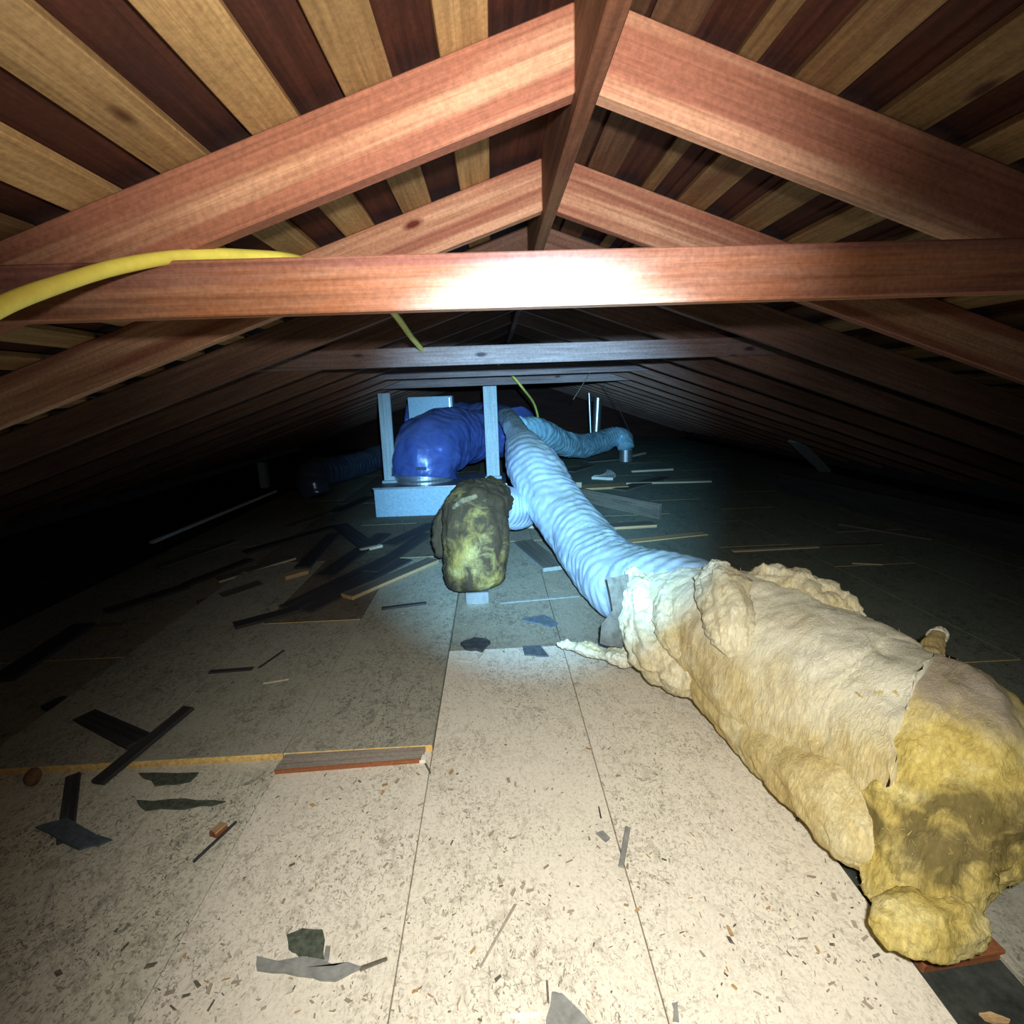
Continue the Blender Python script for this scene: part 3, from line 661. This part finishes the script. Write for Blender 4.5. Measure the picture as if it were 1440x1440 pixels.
# furnace cabinet panel behind the elbow
fy = 7.05; fa, fb_ = YD(575, 592, fy), YD(637, 586, fy); ftop = YD(573, 559, fy)
cab = empty('furnace_cabinet', V(((fa.x+fb_.x)/2, fy, 0))); tag(cab, 'pale sheet metal cabinet standing up behind the blue elbow', 'cabinet')
me = bevel_box(fb_.x-fa.x, 0.34, ftop.z-0.02, 0.006); link('cabinet_body', me, MT['boxside'], cab, frame_x(V((fa.x, fy+0.20, 0.022)), V((1, 0, 0.0))))
me = bevel_box(0.02, 0.02, 0.32, 0.003); link('corner_flange', me, MT['metal'], cab, frame_x(V((fb_.x-0.045, fy+0.015, ftop.z-0.34)), V((1, 0, 0))))
# long silver duct with branch bulge
A_path = [(712, 586, 6.9, 0.125), (721, 598, 6.1, 0.125), (730, 616, 5.35, 0.135), (740, 638, 4.78, 0.195), (753, 664, 4.48, 0.235), (778, 703, 4.18, 0.225), (806, 742, 3.85, 0.222), (842, 788, 3.40, 0.222), (880, 820, 2.98, 0.222), (935, 836, 2.62, 0.22), (1000, 860, 2.32, 0.22), (1100, 920, 1.95, 0.22)]
e, Ap = duct('silver_duct', 'long silver flexible duct snaking to the yellow insulation', 'duct', A_path, 0.090, 0.017, 760, 72, floor=-0.008, wr=0.07, twist=1.2, seed=1.0)
bpz = [(748, 656, 4.60, 0.14), (764, 652, 4.52, 0.145), (783, 648, 4.44, 0.14)]
me = tube_mesh([(*PX(x, y, z), r) for x, y, z, r in bpz], 30, 40, ribs(0.07, 0.03, 0.05), end_round=(0, 0.09)); link('branch_stub', me, MT['duct'], e, None, True)
# branch going right at the back
B_path = [(729, 598, 6.6, 0.12), (758, 606, 7.0, 0.18), (785, 621, 7.7, 0.19), (815, 627, 8.8, 0.20), (842, 622, 9.6, 0.20), (862, 614, 10.0, 0.19), (876, 617, 10.0, 0.185), (880, 630, 9.9, 0.16)]
e, _ = duct('branch_duct', 'cyan flexible branch duct running right behind the thin pole', 'ductcyan', B_path, 0.12, 0.05, 260, 40, wr=0.1, seed=3.0)
p = PX(880, 632, 9.9)
me = tube_mesh([(p.x, p.y, 0, 0.13), (p.x, p.y, 0.06, 0.13), (p.x, p.y, max(0.1, p.z), 0.13)], 4, 28); link('metal_boot', me, MT['metal'], e)
# second short silver piece behind the old elbow
duct('short_duct', 'short ribbed silver duct between old elbow and long duct', 'duct', [(684, 700, 4.0, 0.17), (706, 712, 4.2, 0.175), (730, 715, 4.5, 0.175), (752, 700, 4.95, 0.175), (772, 690, 5.3, 0.17)], 0.055, 0.03, 220, 44, wr=0.05, seed=4.0)
# left dark elbow and arm
duct('dark_elbow_duct', 'shiny dark elbow duct in the shadow left of the plenum box', 'ductdark', [(447, 697, 7.2, 0.20), (440, 680, 7.2, 0.22), (443, 665, 7.3, 0.22), (462, 662, 7.6, 0.21), (495, 655, 8.2, 0.20), (530, 644, 9.0, 0.20), (560, 632, 9.6, 0.2)], 0.10, 0.05, 150, 36, seed=5.0)
q = YD(367, 658, 8.4); q.z = -0.01
me = bevel_box(0.42, 0.12, 0.12); tag(link('short_post', me, MT['post'], None, frame_x(V((q.x, q.y, -0.012)), V((0, 0, 1)), V((0, 1, 0)))), 'short dim post stub in the dark left of the dark elbow', 'post')

# ------------------------------------------------------------------ old insulated elbow in the middle
EB = FL(672, 846, -0.01)
oe = empty('insulated_elbow', EB); tag(oe, 'old duct elbow wrapped in dirty brown and yellow insulation', 'duct')
def old_attr(u, a, p):
    front = max(0, (EB.y+0.12-p.y)/0.35); h = p.z
    d = 0.55
    if p.y < EB.y+0.05 and h < 0.62: d = 0.12
    d += 0.9*max(0, math.hypot((p.x-EB.x)/0.17, (h-0.32)/0.27)-0.78) if d < 0.2 else 0
    return (max(0, min(0.8, d+0.45*fb(p, 5))), 0.0, 0)
zo = 3.42
ep = [(EB.x, EB.y+0.02, 0.075, 0.165), (EB.x-0.005, EB.y+0.03, 0.16, 0.205), (EB.x, EB.y+0.05, 0.34, 0.215), (EB.x+0.005, EB.y+0.12, 0.50, 0.215), (EB.x+0.02, EB.y+0.28, 0.575, 0.21), (EB.x+0.06, EB.y+0.50, 0.56, 0.195), (EB.x+0.12, EB.y+0.72, 0.52, 0.175)]
def lumpy(amp, sc, seed=0.0, amp2=0.02, sc2=16, flat=0.0):
    def f(u, s, a, r):
        p = V((math.cos(a)*1.1, math.sin(a)*1.1, s*2.2+seed))
        return r*(1 + amp*noise.fractal(p*sc, 0.9, 2.0, 4) + flat*math.cos(2*a)) + amp2*noise.fractal(V((math.cos(a)*r, math.sin(a)*r, s+seed))*sc2, 0.8, 2.1, 4)
    return f
me = tube_mesh(ep, 150, 96, lumpy(0.10, 1.6, 3.0, 0.016, 14), floor=0.05, attr=old_attr, end_round=(0.05, 0.0))
link('insulation_wrap', me, MT['woolold'], oe, None, True)
me = bevel_box(0.155, 0.16, 0.085, 0.004); link('metal_boot', me, MT['metal'], oe, frame_x(V((EB.x-0.078, EB.y+0.03, -0.010)), V((1, 0, 0))))
fp = [(*PX(644, 706, 3.75), 0.05), (*PX(626, 728, 3.72), 0.06), (*PX(619, 755, 3.70), 0.055), (*PX(619, 785, 3.68), 0.035)]
me = tube_mesh(fp, 60, 40, lumpy(0.25, 1.4, 8.0, 0.012, 20), end_round=(0.04, 0.06), attr=lambda u, a, p: (0.7, 0.0, 0)); link('hanging_flap', me, MT['woolold'], oe, None, True)
fp = [(*PX(636, 716, 3.33), 0.020), (*PX(652, 704, 3.32), 0.024), (*PX(672, 697, 3.34), 0.018)]
me = tube_mesh(fp, 40, 20, lumpy(0.2, 1.4, 5.0, 0.006, 30), end_round=(0.02, 0.02), attr=lambda u, a, p: (0.2, 0.3, 0)); link('torn_lip', me, MT['woolold'], oe, None, True)

# ------------------------------------------------------------------ near duct wrapped in yellow insulation
G0 = FL(1290, 1300); gi = empty('duct_insulation', V((G0.x, G0.y, 0))); tag(gi, 'big torn yellow fibreglass insulation wrapped around the near duct end', 'insulation')
def g_off(p): return V((fb(p, 3.1), fb(p+V((9, 0, 0)), 3.1), fb(p+V((0, 9, 0)), 3.1)))*0.016 + V((fb(p, 11), fb(p+V((9, 0, 0)), 11), fb(p+V((0, 9, 0)), 11)))*0.006 + V((fb(p, 40), fb(p+V((9, 0, 0)), 40), fb(p+V((0, 9, 0)), 40)))*0.004
gp = [(925, 868, 2.60, 0.24), (975, 874, 2.36, 0.255), (1040, 900, 2.12, 0.278), (1110, 945, 1.90, 0.292), (1180, 990, 1.73, 0.296), (1240, 1027, 1.60, 0.288), (1290, 1052, 1.49, 0.275), (1306, 1061, 1.46, 0.285)]
gpts = [(*PX(x, y, z), r) for x, y, z, r in gp]
def rim(u, s, a):                         # torn, uneven ends of the blanket
    k = 0.035*noise.noise(V((math.cos(a)*2.2, math.sin(a)*2.2, 3.0)))+0.025*noise.noise(V((math.cos(a)*6, math.sin(a)*6, 9.0)))
    return k*(u**6) - k*3*((1-u)**8) + (0.10*math.cos(a)+0.035*math.sin(a))*u**5
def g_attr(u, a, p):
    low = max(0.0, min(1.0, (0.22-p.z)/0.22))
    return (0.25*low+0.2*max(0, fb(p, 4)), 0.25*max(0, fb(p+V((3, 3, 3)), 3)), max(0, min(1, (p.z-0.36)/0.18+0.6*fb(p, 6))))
me = tube_mesh(gpts, 190, 150, lumpy(0.05, 1.2, 0.0, 0.006, 8), floor=0.004, shift=rim, attr=g_attr, offset=g_off)
link('blanket', me, MT['wool'], gi, None, True)
# rounded end: the wrapped elbow that turns down into the floor
cpth = [(1235, 1020, 1.62, 0.235), (1285, 1035, 1.50, 0.240), (1318, 1062, 1.42, 0.236), (1318, 1122, 1.35, 0.198), (1300, 1185, 1.30, 0.150), (1296, 1240, 1.26, 0.118), (1296, 1280, 1.25, 0.112)]
cpts = [(*PX(x, y, z), r) for x, y, z, r in cpth]
def c_attr(u, a, p):
    h = p.z; dirt = 0.0; grey = 0.0
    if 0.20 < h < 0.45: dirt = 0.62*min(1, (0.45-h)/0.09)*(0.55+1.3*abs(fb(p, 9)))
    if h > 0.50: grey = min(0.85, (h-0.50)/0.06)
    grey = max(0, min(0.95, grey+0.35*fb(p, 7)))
    return (max(0, dirt+0.25*fb(p, 8)), grey, 0)
me = tube_mesh(cpts, 160, 140, lumpy(0.07, 1.5, 6.0, 0.016, 9), floor=-0.026, attr=c_attr, offset=g_off)
link('end_cap', me, MT['woolcap'], gi, None, True)
# collar of wool around the boot on the floor
kpth = [(1225, 1275, 1.20, 0.045), (1255, 1290, 1.165, 0.062), (1300, 1300, 1.15, 0.064), (1345, 1294, 1.16, 0.055), (1368, 1280, 1.19, 0.035)]
kpts = [(*PX(x, y, z), r) for x, y, z, r in kpth]
me = tube_mesh(kpts, 90, 60, lumpy(0.2, 1.4, 2.0, 0.012, 14), floor=-0.026, end_round=(0.05, 0.06), attr=lambda u, a, p: (0.12, 0.0, 0), offset=g_off); link('boot_collar', me, MT['woolcap'], gi, None, True)
# torn cuff at the far end, two lobes standing up, and a tail along the floor
def lobe(name, path, key, seed, amp=0.22, n=70, seg=60, er=(0.05, 0.06), fine=0.014):
    me = tube_mesh([(*PX(x, y, z), r) for x, y, z, r in path], n, seg, lumpy(amp, 1.5, seed, fine, 18), floor=0.003, end_round=er, attr=lambda u, a, p: (0.0, 0.0, 0), offset=g_off)
    return link(name, me, MT[key], gi, None, True)
lobe('torn_cuff', [(894, 802, 2.60, 0.045), (900, 838, 2.42, 0.075), (908, 880, 2.32, 0.090), (922, 915, 2.25, 0.10), (955, 942, 2.17, 0.095), (990, 958, 2.06, 0.07)], 'woolpale', 1.0, 0.3, fine=0.022)
lobe('torn_cuff', [(950, 822, 2.32, 0.05), (942, 858, 2.20, 0.06), (948, 895, 2.12, 0.055), (965, 930, 2.06, 0.03)], 'woolpale', 2.2)
lobe('torn_cuff', [(1003, 790, 2.12, 0.05), (1008, 815, 2.05, 0.085), (1018, 850, 1.93, 0.10), (1030, 895, 1.84, 0.08), (1035, 930, 1.82, 0.03)], 'woolpale', 3.1, er=(0.06, 0.08))
lobe('torn_cuff', [(1050, 820, 2.10, 0.06), (1095, 824, 2.03, 0.066), (1140, 832, 1.95, 0.066), (1180, 858, 1.88, 0.06), (1215, 880, 1.82, 0.05)], 'woolpale', 4.4, 0.32, fine=0.022)
lobe('floor_tail', [(782, 905, 2.63, 0.014), (815, 912, 2.58, 0.028), (850, 918, 2.52, 0.032), (890, 925, 2.42, 0.05)], 'woolpale', 5.5, er=(0.03, 0.05))
lobe('flap_edge', [(1316, 893, 1.72, 0.020), (1308, 915, 1.62, 0.030), (1294, 960, 1.50, 0.030), (1280, 1010, 1.42, 0.030), (1272, 1060, 1.365, 0.030), (1265, 1090, 1.345, 0.022)], 'wool', 6.1, 0.2, 90, 40, (0.02, 0.04), 0.006)
lobe('lower_fold', [(985, 940, 2.16, 0.12), (1040, 980, 1.97, 0.14), (1110, 1045, 1.73, 0.145), (1168, 1105, 1.53, 0.14), (1200, 1150, 1.42, 0.125), (1222, 1190, 1.345, 0.095), (1238, 1222, 1.30, 0.05)], 'wool', 9.2, 0.10, 90, 70, (0.10, 0.05), 0.008)
lobe('flap_knob', [(1308, 905, 1.72, 0.022), (1316, 892, 1.74, 0.026), (1310, 884, 1.76, 0.018)], 'woolpale', 7.3, 0.2, 30, 30, (0.03, 0.03))
# kraft paper backing hanging at the torn end
kp = [[(853, 812, 2.42), (884, 808, 2.42)], [(858, 835, 2.40), (886, 832, 2.40)], [(862, 858, 2.38), (888, 862, 2.38)], [(846, 878, 2.38), (880, 888, 2.36)], [(844, 904, 2.40), (876, 912, 2.38)]]
bm = bmesh.new(); rows = []
for r_ in kp:
    rows.append([bm.verts.new(PX(*r_[0]).lerp(PX(*r_[1]), k/4)+V((0, -0.01*math.sin(k*1.3), 0))) for k in range(5)])
fs = []
for i in range(len(rows)-1):
    for k in range(4): fs.append(bm.faces.new((rows[i][k], rows[i][k+1], rows[i+1][k+1], rows[i+1][k])))
bmesh.ops.recalc_face_normals(bm, faces=bm.faces[:]); bmesh.ops.solidify(bm, geom=bm.faces[:], thickness=0.004)
me = bpy.data.meshes.new('kraft_paper'); bm.to_mesh(me); bm.free(); o = link('kraft_paper', me, MT['kraft'], gi); o['label'] = 'dark kraft paper backing'
# loose glass fibres over the blanket
def fibres(src, count, key, seed, lmin=0.012, lmax=0.05):
    rnd = random.Random(seed); bm = bmesh.new(); me0 = src.data
    polys = me0.polygons
    for _ in range(count):
        p = polys[rnd.randrange(len(polys))]; c = V(p.center); n = V(p.normal)
        if n.dot(V((0, 0, 1))) < -0.4: continue
        tdir = n.orthogonal(); tdir.rotate(Matrix.Rotation(rnd.uniform(0, 6.28), 3, n)); L = rnd.uniform(lmin, lmax); wv = n.cross(tdir)*rnd.uniform(0.0003, 0.0007)
        lift = rnd.uniform(0.1, 0.7)
        a0 = c-n*0.002; a1 = c+tdir*L*0.5+n*L*0.5*lift; a2 = c+tdir*L+n*L*lift*rnd.uniform(0.1, 0.9)
        v = [bm.verts.new(x) for x in (a0-wv, a0+wv, a1+wv, a1-wv, a2)]
        bm.faces.new((v[0], v[1], v[2], v[3])); bm.faces.new((v[3], v[2], v[4]))
    me = bpy.data.meshes.new('fibres'); bm.to_mesh(me); bm.free(); o = link('glass_fibres', me, MT[key], gi); o['kind'] = 'stuff'; return o
ch = {c.name.split('.')[0]: c for c in gi.children}
fibres(ch['blanket'], 2600, 'woolpale', 1, 0.008, 0.028); fibres(ch['end_cap'], 900, 'woolcap', 2, 0.006, 0.018)
# hanging wires
for k, (q0, q1, q2, lab) in enumerate((((842, 505, 5.0), (826, 530, 5.2), (806, 562, 5.4), 'thin loose wire hanging from the third collar tie'), ((848, 540, 6.0), (868, 570, 7.0), (892, 622, 8.6), 'thin wire drooping toward the far duct end'))):
    me = tube_mesh([(*PX(*q), 0.004) for q in (q0, q1, q2)], 24, 6); tag(link('loose_wire', me, MT['plank_grey']), lab, 'wire')
